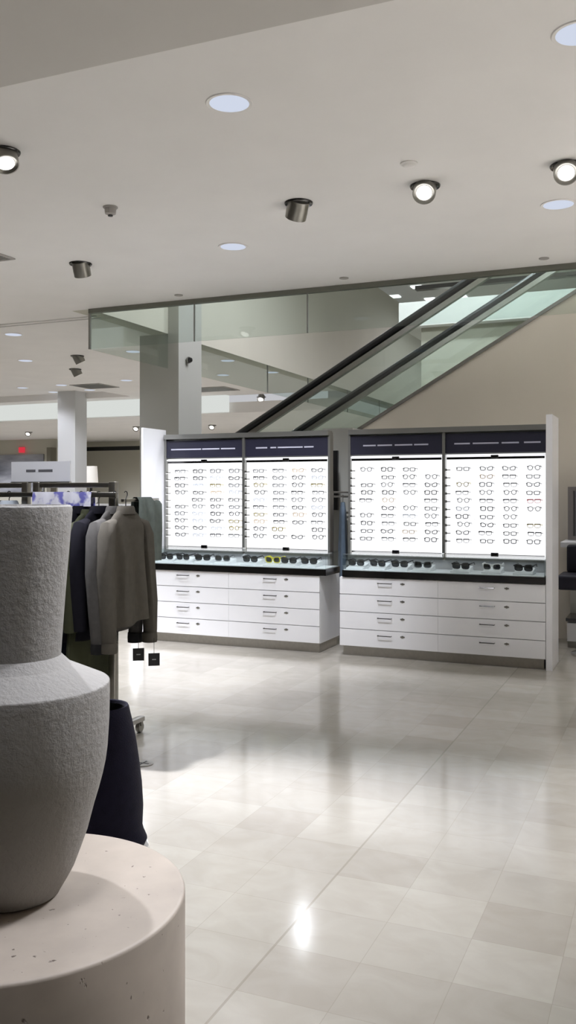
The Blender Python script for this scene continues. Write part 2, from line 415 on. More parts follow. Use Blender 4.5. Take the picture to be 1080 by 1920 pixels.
for y in (10.0, 11.37):
    rel(slope(y - .14, y + .10, -.93, -.89), 'deck', M['nickel'], es, EO)
    rel(slope(y - .006, y + .006, -.89, -.06), 'glass_balustrade', M['glass_green'], es, EO)
    rel(slope(y - .035, y + .035, -.125, -.06), 'rail_profile', M['nickel'], es, EO)
    pts = [(X0 + (X1 - X0) * i / 12, y, rz(X0 + (X1 - X0) * i / 12)) for i in range(13)]
    rel(MB().tube(pts, .058, 12, flat=.75), 'handrail', M['black'], es, EO)
for i in range(15):
    x = X0 + .4 + i * .4
    if x < X1 - .3:
        rel(MB().box(x, x + .42, 10.15, 11.22, rz(x, -1.28), rz(x, -1.05)), 'step', M['frame_grey'], es, EO)

# ------------------------------------------------------------------ ceiling fittings
LK = 1.0
def spot(loc, target, power, angle=120, blend=.6, size=.06, color=(.95, .975, 1.06)):
    d = bpy.data.lights.new('lamp', 'SPOT'); d.energy = power * LK; d.spot_size = R(angle); d.spot_blend = blend
    d.shadow_soft_size = size; d.color = color
    o = bpy.data.objects.new('lamp', d); C.objects.link(o); o.location = loc
    v = Vector(target) - Vector(loc); o.rotation_euler = v.to_track_quat('-Z', 'Y').to_euler()
    return o

disc0 = None
def disc_light(x, y, z, label, power=200, grp='round frosted ceiling lights'):
    global disc0
    if disc0 is None:
        disc0 = thing('ceiling_downlight', label, 'ceiling light', (x, y, z), group=grp)
        MB().lathe([(.108, -.004), (.125, -.006), (.128, -.001), (.128, .0)], 40, cap0=False, cap1=False).build('trim_ring', M['ceiling'], disc0)
        MB().lathe([(.11, -.003), (.11, .0)], 40).build('diffuser', M['disc'], disc0)
        o = disc0
    else:
        o = copy_tree(disc0); o.location = (x, y, z); tag(o, label, 'ceiling light', grp)
    if power: spot((x, y, z - .03), (x, y, 0), power, 150, .5, .1)
    return o
seen = [
    (430, 193, CZ, 'large round ceiling light, the one nearest the dark soffit edge'),
    (437, 462, CZ, 'round ceiling light above the glass screen, near the unlit spotlight'),
    (1047, 383, CZ, 'round ceiling light just below a lit spotlight at the picture edge'),
    (1087, 62, CZ, 'round ceiling light cut by the picture edge at the top'),
    (25, 627, CZ, 'round ceiling light near the end of the linear air slot'),
    (48, 676, CZ, 'pale round ceiling light beneath the air slot, level with twin spotlights'),
    (250, 659, CZ, 'round ceiling light seen through the glass screen beside grey column'),
    (237, 713, CZ, 'small round ceiling light beside the grey column below the glass'),
    (115, 722, CZ, 'small round ceiling light at the corner of the raised ceiling tray'),
    (168, 731, CZ, 'small round ceiling light directly above the far white column'),
    (427, 676, CZ, 'small round ceiling light behind glass right of the grey column'),
    (418, 703, CZ, 'small round ceiling light behind glass just above the air grille'),
    (510, 698, CZ, 'bright round ceiling light behind glass nearest the escalator handrail'),
    (42, 727, CZ + .14, 'small round light in the raised ceiling tray at far left'),
    (100, 735, CZ + .14, 'small round light in the raised ceiling tray near the white column'),
]
for px, py, z, lab in seen:
    x, y = on_z(px, py, z); disc_light(x, y, z - .001, lab, (28 if px == 1047 else 54) if y < 9 else 95)

def eyeball(x, y, z, aim, label, lit=True, power=300, first=[None], beam=75):
    key = first[0]
    if key is None:
        r = thing('eyeball_spotlight', label, 'spotlight', (x, y, z), group='swivel ceiling spotlights')
        MB().lathe([(.075, -.002), (.10, -.012), (.105, -.004), (.105, 0)], 32, cap0=False, cap1=False).build('trim_ring', M['darkmetal'], r)
        h = MB().lathe([(.0, .02), (.078, .02), (.08, -.06), (.078, -.115), (.072, -.115), (.056, -.10), (.0, -.10)], 32, cap0=False, cap1=False).build('housing', M['nickel'], r)
        MB().lathe([(.0, -.1005), (.052, -.1005), (.052, -.104), (0, -.107)], 32, cap0=False, cap1=False).build('lens', M['lens'], h)
        first[0] = r
    else:
        r = copy_tree(key); r.location = (x, y, z); tag(r, label, 'spotlight', 'swivel ceiling spotlights')
    d = (Vector(aim) - Vector((x, y, z))).normalized()
    ang = math.acos(max(-1, min(1, -d.z)))
    if ang > R(48):
        ang2 = R(48); hz = Vector((d.x, d.y, 0)).normalized(); d = Vector((hz.x * math.sin(ang2), hz.y * math.sin(ang2), -math.cos(ang2)))
    h = [k for k in r.children if k.name.startswith('housing')][0]
    h.rotation_mode = 'QUATERNION'; h.rotation_quaternion = d.to_track_quat('-Z', 'Y')
    if power: spot(Vector((x, y, z)) + d * .125, Vector((x, y, z)) + d * 3, power, beam, .7, .05)
    return r
def px_eye(px, py, z, aim, label, power=300, beam=75):
    x, y = on_z(px, py, z)
    a = (x + aim[0], y + aim[1], 0)
    return eyeball(x, y, z - .001, a, label, power=power, beam=beam)
px_eye(6, 283, CZ, (1.7, -1.0), 'lit swivel spotlight cut by the picture edge nearest the vase', 1150, 46)
px_eye(797, 348, CZ, (.6, -3.6), 'lit swivel spotlight between the smoke detector and escalator, facing viewer', 90)
px_eye(1062, 310, CZ, (.3, -3.6), 'lit swivel spotlight beside a round light, near the picture edge', 90)
px_eye(560, 380, CZ, (-1.9, 2.1), 'swivel spotlight turned away showing grey housing, above the glass screen', 410)
px_eye(151, 494, CZ, (-.5, 2.0), 'swivel spotlight turned away, between air grille and glass corner', 200)
px_eye(145, 667, CZ, (1.2, 1.5), 'upper of two distant swivel spotlights left of the grey column', 200)
px_eye(141, 692, CZ, (1.2, 1.5), 'lower of two distant swivel spotlights left of the grey column', 200)
px_eye(490, 744, CZ, (.8, -3.6), 'distant lit spotlight behind glass just left of the handrail', 200)
px_eye(470, 760, CZ, (.8, -3.6), 'brightest distant spotlight left of the escalator handrail foot', 200)
px_eye(398, 797, 3.27, (1.0, -3.6), 'distant lit spotlight right beside the grey column above display wall', 150)
px_eye(256, 800, 3.27, (1.0, -3.6), 'distant lit spotlight left of the column over the beige alcove', 150)
px_eye(54, 810, 3.27, (1.2, -3.6), 'distant lit spotlight beside the red exit sign', 150)

def puck(px, py, r, h, label, name, cat, m):
    x, y = on_z(px, py, CZ)
    t = thing(name, label, cat, (x, y, CZ - .001))
    MB().lathe([(r, 0), (r, -.006), (r * .85, -.012), (r * .8, -.012)], 24, cap0=False, cap1=False).build('base', m, t)
    MB().lathe([(r * .8, -.010), (r * .72, -h), (r * .3, -h - .01), (0, -h - .01)], 24, cap0=False, cap1=False).build('sensor_head', m, t)
    return t
t = puck(207, 388, .055, .05, 'small grey ceiling sensor hanging between round light and spotlights', 'ceiling_sensor', 'sensor', M['grille'])
MB().lathe([(.018, -.058), (.018, -.068), (0, -.07)], 16, cap0=True, cap1=False).build('sensor_eye', M['black'], t)
t = puck(767, 306, .055, .016, 'flat pale smoke detector above the lit spotlight', 'smoke_detector', 'smoke detector', M['ceiling'])
for px, py, lab in [(335, 553, 'small flush sprinkler cover above the glass corner pane'), (645, 521, 'small flush sprinkler cover above the middle of the glass screen'), (1020, 484, 'small flush sprinkler cover above the top of the escalator'),
                    (355, 487, None), (555, 357, None)]:
    if lab is None: continue
    x, y = on_z(px, py, CZ)
    o = MB().lathe([(.045, 0), (.045, -.006), (.036, -.008), (0, -.008)], 24, cap0=False, cap1=False).build('ceiling_sprinkler_cover', M['grille'], None, (x, y, CZ - .001))
    tag(o, lab, 'sprinkler', 'sprinkler covers along the well edge')

def grille(x0, x1, y0, y1, z, label):
    t = thing('ceiling_grille', label, 'air grille', ((x0 + x1) / 2, (y0 + y1) / 2, z))
    o = ((x0 + x1) / 2, (y0 + y1) / 2, z)
    f = MB().box(x0, x1, y0, y0 + .03, z - .012, z - .001).box(x0, x1, y1 - .03, y1, z - .012, z - .001).box(x0, x0 + .03, y0 + .03, y1 - .03, z - .012, z - .001).box(x1 - .03, x1, y0 + .03, y1 - .03, z - .012, z - .001)
    rel(f, 'frame', M['grille'], t, o)
    s = MB(); n = max(3, int((y1 - y0) / .04))
    for i in range(n):
        yy = y0 + .03 + (y1 - y0 - .06) * (i + .3) / n
        s.box(x0 + .03, x1 - .03, yy, yy + .016, z - .010, z - .002)
    rel(s, 'louvre_panel', M['nickel'], t, o)
grille(-6.05, -5.44, 6.28, 6.50, CZ, 'grey ceiling air grille cut by the picture edge above spotlight')
grille(-11.0 + .1, -10.2, 14.6, 15.3, CZ, 'distant air grille above the far white column')
grille(-9.3, -8.2, 16.0, 16.7, CZ, 'distant air grille behind glass right of the grey column')
sl = MB().box(-8.6, WX - .15, 8.98, 9.0, CZ - .012, CZ - .001).box(-8.6, WX - .15, 9.10, 9.12, CZ - .012, CZ - .001).build('ceiling_air_slot', M['white_paint'])
tag(sl, 'long thin white air slot in the ceiling meeting the glass corner', 'air slot')

# upper floor lights and fittings, seen through the well
for px, py, k in [(782, 537, 'left of the upper column'), (807, 560, 'just above the nearer handrail'), (865, 555, 'between the two handrails'), (957, 558, 'right of the far handrail'), (997, 557, 'beside the slab edge'), (1033, 550, 'nearest the picture edge'), (740, 555, 'over the beige well wall'), (840, 593, 'low above the slab edge')]:
    x, y = on_z(px, py, 7.0)
    o = MB().rbox(-.15, .15, -.15, .15, -.03, 0, .012).build('upper_floor_light', emit_mat('upper_lamp', (250, 250, 255), 2.2), None, (x, y, 6.999))
    tag(o, 'small bright upper floor light seen through glass ' + k, 'ceiling light', 'upper floor lights')
for x, y, e in [(-6.6, 16.2, 70), (-2, 24, 300), (1, 18, 300), (-5, 27, 300), (-1.5, 10.6, 260), (-3.4, 10.2, 390), (-2.8, 12.4, 330), (-3.2, 21, 260), (1, 10, 200)]:
    spot((x, y, 6.9), (x, y, 0), e, 150, .5, .04)  # unseen spots, most added to brighten the well and upper floor

for x in (-3.2, -1.2, .8): spot((x, 8.8, 5.3), (x, 13, 4.1), 130, 90, .6, .08)  # unseen wash spots added to brighten the slab edge

# security camera on the grey column
cm = thing('security_camera', 'small dark dome security camera on the grey column side', 'camera', (-5.99, 10.62, 3.32))
MB().lathe([(.045, 0), (.045, .02)], 20, mtx=Matrix.Rotation(R(90), 4, 'Y')).build('mount', M['nickel'], cm)
MB().lathe([(.036, .02), (.036, .035), (.026, .055), (.0, .064)], 20, cap0=False, cap1=False, mtx=Matrix.Rotation(R(90), 4, 'Y')).build('dome', M['blackplastic'], cm)

# ------------------------------------------------------------------ cabinets, cases, lit display walls
YFc, YLB = 8.06, 8.50
def cabinet(x0, x1, label):
    o = ((x0 + x1) / 2, (YFc + 8.6) / 2, 0)
    t = thing('drawer_cabinet', label, 'cabinet', o)
    rel(MB().box(x0, x1, YFc + .022, 8.62, .092, .745), 'carcass', M['lacquer'], t, o)
    rel(MB().box(x0 + .02, x1 - .02, YFc + .05, 8.60, 0, .092), 'toe_kick', M['steel'], t, o)
    xm = (x0 + x1) / 2; hgt = (.745 - .094) / 4
    for a, b in ((x0, xm), (xm, x1)):
        for r in range(4):
            z0 = .094 + r * hgt
            d = rel(MB().box(a + .0008, b - .0008, YFc, YFc + .02, z0 + .003, z0 + hgt - .003), 'drawer', M['lacquer'], t, o)
            cx = a + (b - a) * .47; z = z0 + hgt - .048
            hm = MB().tube([(cx - .065, YFc, z), (cx - .065, YFc - .026, z), (cx + .065, YFc - .026, z), (cx + .065, YFc, z)], .0045, 8)
            hd = hm.build('handle', M['darkmetal'], d)
            MB().lathe([(.011, 0), (.011, .004), (.006, .005), (0, .005)], 16, o=(cx + .17, YFc, z + .0), cap0=False, cap1=False, mtx=Matrix.Rotation(R(90), 4, 'X')).box(cx + .150, cx + .190, YFc - .004, YFc, z - .0055, z + .0055).build('lock', M['nickel'], d)
    return t
UL = (-5.06, -3.11); UR = (-2.905, -1.012)
cabinet(*UL, 'white four-row drawer cabinet beside the clothes rack')
cabinet(*UR, 'white four-row drawer cabinet beside the dark chair')

def case(x0, x1, label):
    o = ((x0 + x1) / 2, YFc + .2, .746)
    t = thing('glass_display_case', label, 'display case', o)
    y0, y1 = YFc - .015, YLB - .06
    rel(MB().box(x0 - .01, x1 + .01, y0, y1, .747, .808), 'base_band', M['darkmetal'], t, o)
    rel(MB().box(x0, x1, y0 + .012, y1 - .012, .808, .815), 'tray_bed', M['tray'], t, o)
    rel(MB().box(x0 - .008, x1 + .008, y0 + .002, y0 + .010, .809, .955), 'glass_front', M['glass_clear'], t, o)
    rel(MB().box(x1, x1 + .008, y0 + .011, y1, .809, .955), 'glass_end', M['glass_clear'], t, o)
    rel(MB().box(x0 - .008, x0, y0 + .011, y1, .809, .955), 'glass_end', M['glass_clear'], t, o)
    rel(MB().box(x0 - .008, x1 + .008, y0 + .002, y1, .9555, .9635), 'glass_top', M['glass_clear'], t, o)
    return t
case(UL[0] + .02, UL[1] + .06, 'low glass case of sunglasses on the cabinet beside clothes rack')
case(UR[0] + .04, UR[1] - .012, 'low glass case of sunglasses on the cabinet beside dark chair')

BAYS = []
ROWZ = [1.765 - .0752 * i for i in range(10)]
def tower(x0, x1, label, texts, wallpos):
    o = ((x0 + x1) / 2, YLB + .05, 0)
    t = thing('lit_display_wall', label, 'display wall', o)
    xm = (x0 + x1) / 2; yb = 8.57
    f = MB()
    f.box(x0, x1, yb, yb + .03, .96, 2.15)                       # back board
    f.box(x0, x1, YLB - .05, yb, 2.115, 2.165)                   # top trim
    f.box(x0 - .012, x0 + .012, YLB - .02, yb, .75, 2.115).box(x1 - .012, x1 + .012, YLB - .02, yb, .75, 2.115)
    f.box(xm - .014, xm + .014, YLB - .035, yb, .965, 2.115)
    f.box(x0 + .012, xm - .014, YLB - .03, yb, .90, .925).box(xm + .014, x1 - .012, YLB - .03, yb, .90, .925)
    rel(f, 'frame', M['frame_grey'], t, o)
    rel(MB().box(x0, x1, YLB + .0, YLB + .02, .75, .90), 'lower_back_panel', M['lacquer'], t, o)
    k = 0
    for a, b in ((x0 + .013, xm - .015), (xm + .015, x1 - .013)):
        h = rel(MB().box(a, b, YLB - .012, YLB + .02, 1.915, 2.10), 'header_panel', M['navy'], t, o)
        w = b - a; lt = MB()
        for s, e in texts[k]:
            lt.box(a + w * s, a + w * e, YLB - .0145, YLB - .0115, 1.998, 2.012)
        lt.build('lettering', M['letter'], h)
        p = rel(MB().box(a, b, YLB + .02, YLB + .05, .93, 1.905), 'light_panel', M['lightbox'], t, o)
        for z in (1.868, .955):
            q = MB().box(a + .01, b - .01, YLB - .014, YLB - .002, z - .012, z + .010)
            q.rbox((a + b) / 2 - .035, (a + b) / 2 + .035, YLB - .022, YLB - .002, z - .004, z + .026, .004)
            q.build('lock_bar', M['darkmetal'], p)
        MB().box(a, b, YLB - .01, YLB + .0, 1.882, 1.896).build('top_glow_strip', M['acrylic'], p)
        MB().box(a, b, YLB - .01, YLB + .0, .928, .940).build('bottom_glow_strip', M['acrylic'], p)
        for z in ROWZ:
            g = rel(MB().box(a + .012, b - .012, YLB - .055, YLB + .02, z - .022, z - .018), 'display_ledge', M['acrylic'], t, o)
            MB().box(a + .002, a + .045, YLB - .012, YLB - .004, z - .012, z - .004).box(a + .001, a + .012, YLB - .02, YLB - .004, z - .018, z + .004).build('end_clip', M['nickel'], g)
        BAYS.append((a, b)); k += 1
    for xa, xb in wallpos:
        rel(MB().box(xa, xb, YFc, 8.52, 0, 2.22), 'end_panel', M['lacquer'], t, o)
    return t
TX = [[(.06, .46), (.475, .70), (.72, .90)], [(.13, .27), (.31, .38), (.40, .70), (.72, .83)],
      [(.14, .28), (.30, .46), (.49, .68), (.70, .85)], [(.09, .25), (.28, .54), (.57, .74), (.79, .95)]]
TL = (-5.065, -3.17); TR = (-2.955, -1.05)
tower(*TL, 'lit white eyeglasses display wall nearest the clothes rack', TX[:2], [(-5.105, -5.082)])
tower(*TR, 'lit white eyeglasses display wall nearest the dark chair', TX[2:], [(-1.008, -.955)])

# ------------------------------------------------------------------ eyeglasses
def ring(cx, rx, rz_, e=2.0, n=20, top=0.0):
    pts = []
    for i in range(n):
        a = 2 * PI * i / n; c_, s_ = math.cos(a), math.sin(a)
        x = math.copysign(abs(c_) ** (2 / e), c_) * rx; z = math.copysign(abs(s_) ** (2 / e), s_) * rz_
        if top and s_ > 0: z += top * (x * math.copysign(1, cx)) / rx * rz_
        pts.append((cx + x, z))
    return pts
def ring_mesh(mb, pts, th, y0, y1):
    n = len(pts); cx = sum(p[0] for p in pts) / n; cz = sum(p[1] for p in pts) / n
    inner = []
    for x, z in pts:
        d = math.hypot(x - cx, z - cz); k = (d - th) / d
        inner.append((cx + (x - cx) * k, cz + (z - cz) * k))
    vs = [(x, y0, z) for x, z in pts] + [(x, y0, z) for x, z in inner] + [(x, y1, z) for x, z in pts] + [(x, y1, z) for x, z in inner]
    fs = []
    for i in range(n):
        j = (i + 1) % n
        fs += [(i, j, n + j, n + i), (2 * n + i, 3 * n + i, 3 * n + j, 2 * n + j), (i, 2 * n + i, 2 * n + j, j), (n + i, n + j, 3 * n + j, 3 * n + i)]
    mb.add(vs, fs, True); return inner
SHAPES = {'rectangular': (.0275, .0180, 4.0, 0, .0064), 'round': (.0245, .0230, 2.0, 0, .0052), 'cat-eye': (.0275, .0195, 2.6, .35, .0066),
          'square': (.0265, .0215, 3.6, 0, .0068), 'half-rim': (.0275, .018, 3.2, 0, .0034)}
protos = {}
def glasses_meshes(kind):
    rx, rz_, e, top, th = SHAPES[kind]
    fm = MB(); lens = []
    for s in (-1, 1):
        cx = s * .0335
        inner = ring_mesh(fm, ring(cx, rx, rz_, e, 22, top), th, -.002, .002)
        lens.append(inner)
        if kind == 'half-rim': fm.box(cx - rx, cx + rx, -.003, .003, rz_ * .55, rz_ * 1.05)
        fm.box(s * (.0335 + rx) - .004, s * (.0335 + rx) + .006, -.003, .004, rz_ * .35, rz_ * .7)
    fm.tube([(-.0115, 0, .004), (-.005, -.002, .0085), (.005, -.002, .0085), (.0115, 0, .004)], .0022, 6)
    tm = []
    for s in (-1, 1):
        x = s * (.0335 + rx + .004)
        tm.append(MB().tube([(x, .003, rz_ * .5), (x * .985, .05, rz_ * .5), (x * .96, .062, rz_ * .35)], .0022, 6, flat=1.6) if False else
                  MB().box(x - .0015, x + .0015, .003, .060, rz_ * .38, rz_ * .66).box(x - .0015, x + .0015, .060, .064, rz_ * .0, rz_ * .66))
    lm = []
    for inner in lens:
        n = len(inner); lm.append(MB())
        lm[-1].add([(x, -.0006, z) for x, z in inner] + [(x, .0006, z) for x, z in inner], [tuple(range(n)), tuple(range(n, 2 * n))[::-1]])
    return fm, tm, lm
def make_glasses(kind, fmat):
    key = (kind, fmat)
    if key not in protos:
        fm, tm, lm = glasses_meshes(kind)
        r = fm.build('eyeglasses', FR[fmat])
        for x in tm: x.build('temple', FR[fmat], r)
        for x in lm: x.build('lens', M['clearlens'], r)
        protos[key] = r
        return r
    return copy_tree(protos[key])
D, G, Y_, T, B, RD, _ = 'dark', 'grey', 'gold', 'tan', 'pale', 'red', None
GRID = [
    [[G, D, G, G], [D, D, B, D], [D, B, Y_, G], [D, D, T, B], [_, D, D, D], [D, G, D, G], [G, B, D, D], [D, B, D, Y_], [D, D, B, Y_], [D, B, D, G]],
    [[G, G, T, G], [D, G, D, B], [Y_, G, D, Y_], [D, G, D, G], [B, G, G, G], [D, G, D, B], [Y_, D, T, D], [T, D, D, G], [D, Y_, _, D], [D, D, D, D]],
    [[G, D, G, _], [_, D, D, G], [D, G, G, D], [D, D, G, D], [D, T, _, D], [_, D, G, D], [D, G, B, G], [D, G, D, D], [D, D, T, D], [D, G, D, D]],
    [[G, G, G, D], [_, T, G, G], [Y_, G, G, G], [G, G, D, D], [G, D, D, RD], [B, D, D, D], [D, D, G, _], [G, D, D, Y_], [D, D, D, D], [G, D, D, G]],
]
kinds = ['rectangular', 'half-rim', 'cat-eye', 'square', 'round']
ORD = ['first', 'second', 'third', 'fourth']
ROWW = ['top row', 'second row', 'third row', 'fourth row', 'fifth row', 'sixth row', 'seventh row', 'eighth row', 'ninth row', 'bottom row']
BAYN = ['first lit panel from the clothes rack', 'second lit panel from the clothes rack', 'second lit panel from the chair', 'lit panel nearest the chair']
COLW = {'dark': 'dark', 'grey': 'grey', 'gold': 'gold', 'tan': 'tan', 'pale': 'pale clear', 'red': 'red'}
CPX = [(339, 374, 409, 443), (495, 531, 568, 602), (688, 729, 769, 811), (869, 913, 959, 1004)]
rnd = random.Random(3)
for bi, (a, b) in enumerate(BAYS):
    for ri in range(10):
        for ci in range(4):
            cm_ = GRID[bi][ri][ci]
            kd = rnd.choice(kinds); j = rnd.uniform(-.008, .008)
            if cm_ is None: continue
            cx = a + (b - a) * (.185 + .235 * ci) if bi != 0 else a + (b - a) * (.20 + .235 * ci)
            g = make_glasses(kd, cm_)
            half = SHAPES[kd][1]
            g.location = (cx + j, YLB - .045, ROWZ[ri] - .018 + half)
            g.rotation_euler = (0, rnd.uniform(-.02, .02), rnd.uniform(-.06, .06))
            g.scale = (.98, 1, 1)
            tag(g, '%s %s eyeglasses, %s in the %s, %s' % (COLW[cm_], kd, ORD[ci], ROWW[ri], BAYN[bi]), 'eyeglasses', 'eyeglasses on the ' + BAYN[bi])

# sunglasses on trays in the two cases
sun_protos = {}
def make_sun(fm_):
    if fm_ not in sun_protos:
        fm = MB(); lens = []
        for s in (-1, 1):
            inner = ring_mesh(fm, ring(s * .034, .030, .025, 3.0, 24, .12), .006, -.003, .003); lens.append(inner)
        fm.box(-.008, .008, -.003, .003, .004, .013)
        r = fm.build('sunglasses', FR[fm_])
        for inner in lens:
            lm = MB(); n = len(inner); lm.add([(x, -.001, z) for x, z in inner] + [(x, .001, z) for x, z in inner], [tuple(range(n)), tuple(range(n, 2 * n))[::-1]]); lm.build('lens', M['tint'], r)
        for s in (-1, 1):
            MB().tube([(s * .066, 0, .014), (s * .068, .05, .012), (s * .066, .10, .008), (s * .06, .135, -.014)], [.005, .0045, .004, .004], 8, flat=1.3).build('temple', FR[fm_], r)
        sun_protos[fm_] = r; return r
    return copy_tree(sun_protos[fm_])
tray0 = None
def tray_and_sun(px, fm_, lab_t, lab_s, grp):
    global tray0
    x, s = on_y(px, YFc + .16)
    if tray0 is None:
        tray0 = MB().prism([(-.085, 0), (.085, 0), (.085, .012), (-.085, .012)], -.11, .11).add(
            [(-.08, -.10, .012), (.08, -.10, .012), (.08, .10, .012), (-.08, .10, .012), (-.08, .10, .05), (.08, .10, .05)],
            [(0, 1, 2, 3), (3, 2, 5, 4), (0, 3, 4), (1, 5, 2), (0, 4, 5, 1)]).build('display_tray', M['tray'])
        o = tray0
    else: o = copy_tree(tray0)
    o.location = (x, YFc + .17, .8155)
    tag(o, lab_t, 'tray', grp + ' trays')
    g = make_sun(fm_); g.location = (x, YFc + .115, .8155 + .060); g.rotation_euler = (R(10), 0, R(rnd.uniform(-14, 14)))
    g.scale = (1.28, 1.05, 1.25)
    tag(g, lab_s, 'sunglasses', grp)
LW = [(316, 'dark', 'first'), (347, 'dark', 'second'), (384, 'dark', 'third'), (421, 'grey', 'fourth'), (473, 'dark', 'fifth'), (515, 'yellow', 'sixth'), (545, 'dark', 'seventh'), (583, 'dark', 'eighth')]
RW = [(671, 'dark', 'first'), (711, 'dark', 'second'), (752, 'dark', 'third'), (795, 'grey', 'fourth'), (866, 'dark', 'fifth'), (924, 'white', 'sixth'), (983, 'dark', 'seventh')]
cn = {'dark': 'black framed', 'grey': 'grey framed', 'yellow': 'yellow framed', 'white': 'white framed'}
for px, f_, n in LW:
    tray_and_sun(px, f_, 'white tray, %s from the clothes rack in its glass case' % n, '%s sunglasses, %s from the clothes rack in its glass case' % (cn[f_], n), 'sunglasses in the case by the clothes rack')
for px, f_, n in RW:
    tray_and_sun(px, f_, 'white tray, %s from the gap in the case near the chair' % n, '%s sunglasses, %s from the gap in the case near the chair' % (cn[f_], n), 'sunglasses in the case by the chair')

# ------------------------------------------------------------------ garments
def garment(name, label, cat, x, y, ztop, width, length, thick, m, hem=1.25, sleeves=True, sl=None, fold=.012, nf=5, grp=None, seed=0, lean=0.0, rot=0.0, cuff=None, rail=None, collar=True, flip=1, hem_tilt=0.0):
    rg = random.Random(seed)
    t = thing(name, label, cat, (x, y, ztop), (0, 0, rot), grp)
    N_, K = 56, 22; vs = []; fs = []
    ph = rg.uniform(0, 6)
    for k in range(K):
        u = k / (K - 1); z = -length * u
        if u < .16:
            q = u / .16; w = .055 + (width / 2 - .055) * (q ** .75)
            th = .022 + (thick / 2 - .022) * min(1, q * 1.2)
            z = -.115 * q * (length / .78) ** .0
            if k == 0: z = .0
        else:
            q = (u - .16) / .84
            z = -.115 - (length - .115) * q
            w = width / 2 * (1 + (hem - 1) * q * q * .6 - .06 * math.sin(PI * q)); th = thick / 2 * (1 + .5 * q)
        for i in range(N_):
            a = 2 * PI * i / N_
            c_, s_ = math.cos(a), math.sin(a)
            yy = math.copysign(abs(c_) ** .8, c_) * w; xx = math.copysign(abs(s_) ** .9, s_) * th
            amp = fold * min(1, max(0, (u - .1) * 1.6))
            xx += amp * math.sin(nf * a + ph + u * .8) * (1 if abs(s_) > .15 else .3)
            zz = z + (hem_tilt * yy * u)
            vs.append((xx + lean * u, yy, zz))
    for k in range(K - 1):
        for i in range(N_):
            a, b = k * N_ + i, k * N_ + (i + 1) % N_
            fs.append((a, b, b + N_, a + N_))
    MB().add(vs, fs, True).build('body', m, t)
    # dark lining just inside the open hem
    lv = [(p[0] * .80, p[1] * .93, p[2] + .012) for p in vs[-N_:]] + [(p[0] * .5, p[1] * .85, p[2] + .12) for p in vs[-N_:]]
    lf = [(i, (i + 1) % N_, (i + 1) % N_ + N_, i + N_) for i in range(N_)] + [tuple(range(N_, 2 * N_))]
    MB().add(lv, lf, True).build('lining', M['lining'], t)
    if sleeves:
        sl = sl or length * .86
        for s in (-1, 1):
            y0 = s * (width / 2 - .03)
            dx = rg.uniform(-.02, .02)
            pts = [(0, y0 - s * .085, -.075), (0, y0 - s * .04, -.082), (0, y0 + s * .012, -.105), (dx * .3, y0 + s * .038, -.165), (dx * .6, y0 + s * .055, -.14 - sl * .3), (dx + .012, y0 + s * .06, -.14 - sl * .55), (dx + .02, y0 + s * .055, -.14 - sl * .78), (dx + .02, y0 + s * .05, -.14 - sl * .86)]
            rs = [.008, .030, .050, .058, .057, .054, .046, .043]
            sv = MB().tube(pts, rs, 14, flat=.8).build('sleeve', m, t)
            if cuff:
                p = pts[-1]
                MB().lathe([(.046, .03), (.048, 0), (.046, -.03), (.03, -.028)], 18, o=(p[0], p[1], p[2] + .015), cap0=False, cap1=True).build('cuff', cuff, sv)
    if collar:
        cv = []; cf = []; n = 24
        for j, (rr, zz) in enumerate([(.052, -.03), (.058, .012), (.066, .004), (.078, -.035)]):
            for i in range(n):
                a = 2 * PI * i / n; cv.append((math.sin(a) * rr * .62, math.cos(a) * rr * 1.1, zz))
        for j in range(3):
            for i in range(n):
                a, b = j * n + i, j * n + (i + 1) % n; cf.append((a, b, b + n, a + n))
        MB().add(cv, cf, True).build('collar', m, t)
    if rail is not None:
        hk = rail - ztop
        pts = [(0, 0, -.045), (0, 0, hk - .03)] + [(0, .018 * math.sin(a), hk - .012 + .018 * (1 - math.cos(a)) - .018 + .012) for a in [R(d_) for d_ in (30, 70, 110, 150, 190, 230)]]
        h = MB().tube(pts, .003, 8)
        h.tube([(0, -width * .42, -.10), (0, -width * .2, -.05), (0, 0, -.035), (0, width * .2, -.05), (0, width * .42, -.10)], .007, 8)
        h.build('hanger', M['blackplastic'], t)
    return t

RAIL = 1.535; YR = 4.60
def rack(x0, x1, label, arms=False):
    o = ((x0 + x1) / 2, 4.67, 0)
    t = thing('clothes_rack', label, 'clothes rack', o)
    for x in (x0, x1):
        rel(MB().rbox(x - .024, x + .024, 4.655, 4.695, .10, 1.612, .004), 'post', M['steel'], t, o)
        f = rel(MB().rbox(x - .022, x + .022, 4.36, 5.0, .07, .10, .004), 'foot_bar', M['steel'], t, o)
        for yy in (4.40, 4.97):
            MB().lathe([(.0, -.014), (.03, -.014), (.034, -.008), (.034, .008), (.03, .014), (0, .014)], 20, o=(x, yy, .034), cap0=False, cap1=False, mtx=Matrix.Rotation(R(90), 4, 'Y')).box(x - .02, x + .02, yy - .012, yy + .012, .045, .07).build('caster', M['nickel'], f)
    rel(MB().rbox(x0 + .024, x1 - .024, 4.66, 4.69, 1.575, 1.607, .004), 'top_rail', M['steel'], t, o)
    rel(MB().rbox(x0 + .024, x1 - .024, 4.66, 4.69, .14, .17, .004), 'lower_rail', M['steel'], t, o)
    b = MB().rbox(x0 - .02, x1 + .075, YR - .013, YR + .013, RAIL - .018, RAIL + .012, .004)
    for x in (x0, x1): b.box(x - .012, x + .012, YR + .01, 4.66, RAIL - .012, RAIL + .008)
    rel(b, 'hang_bar', M['nickel'], t, o)
    return t
    return t
RK = rack(-3.735, -3.16, 'steel clothes rack of grey and olive jackets behind the stone vase')
rack(-5.0, -3.825, 'steel clothes rack cut by picture edge behind the vase rim')
ZT = 1.452
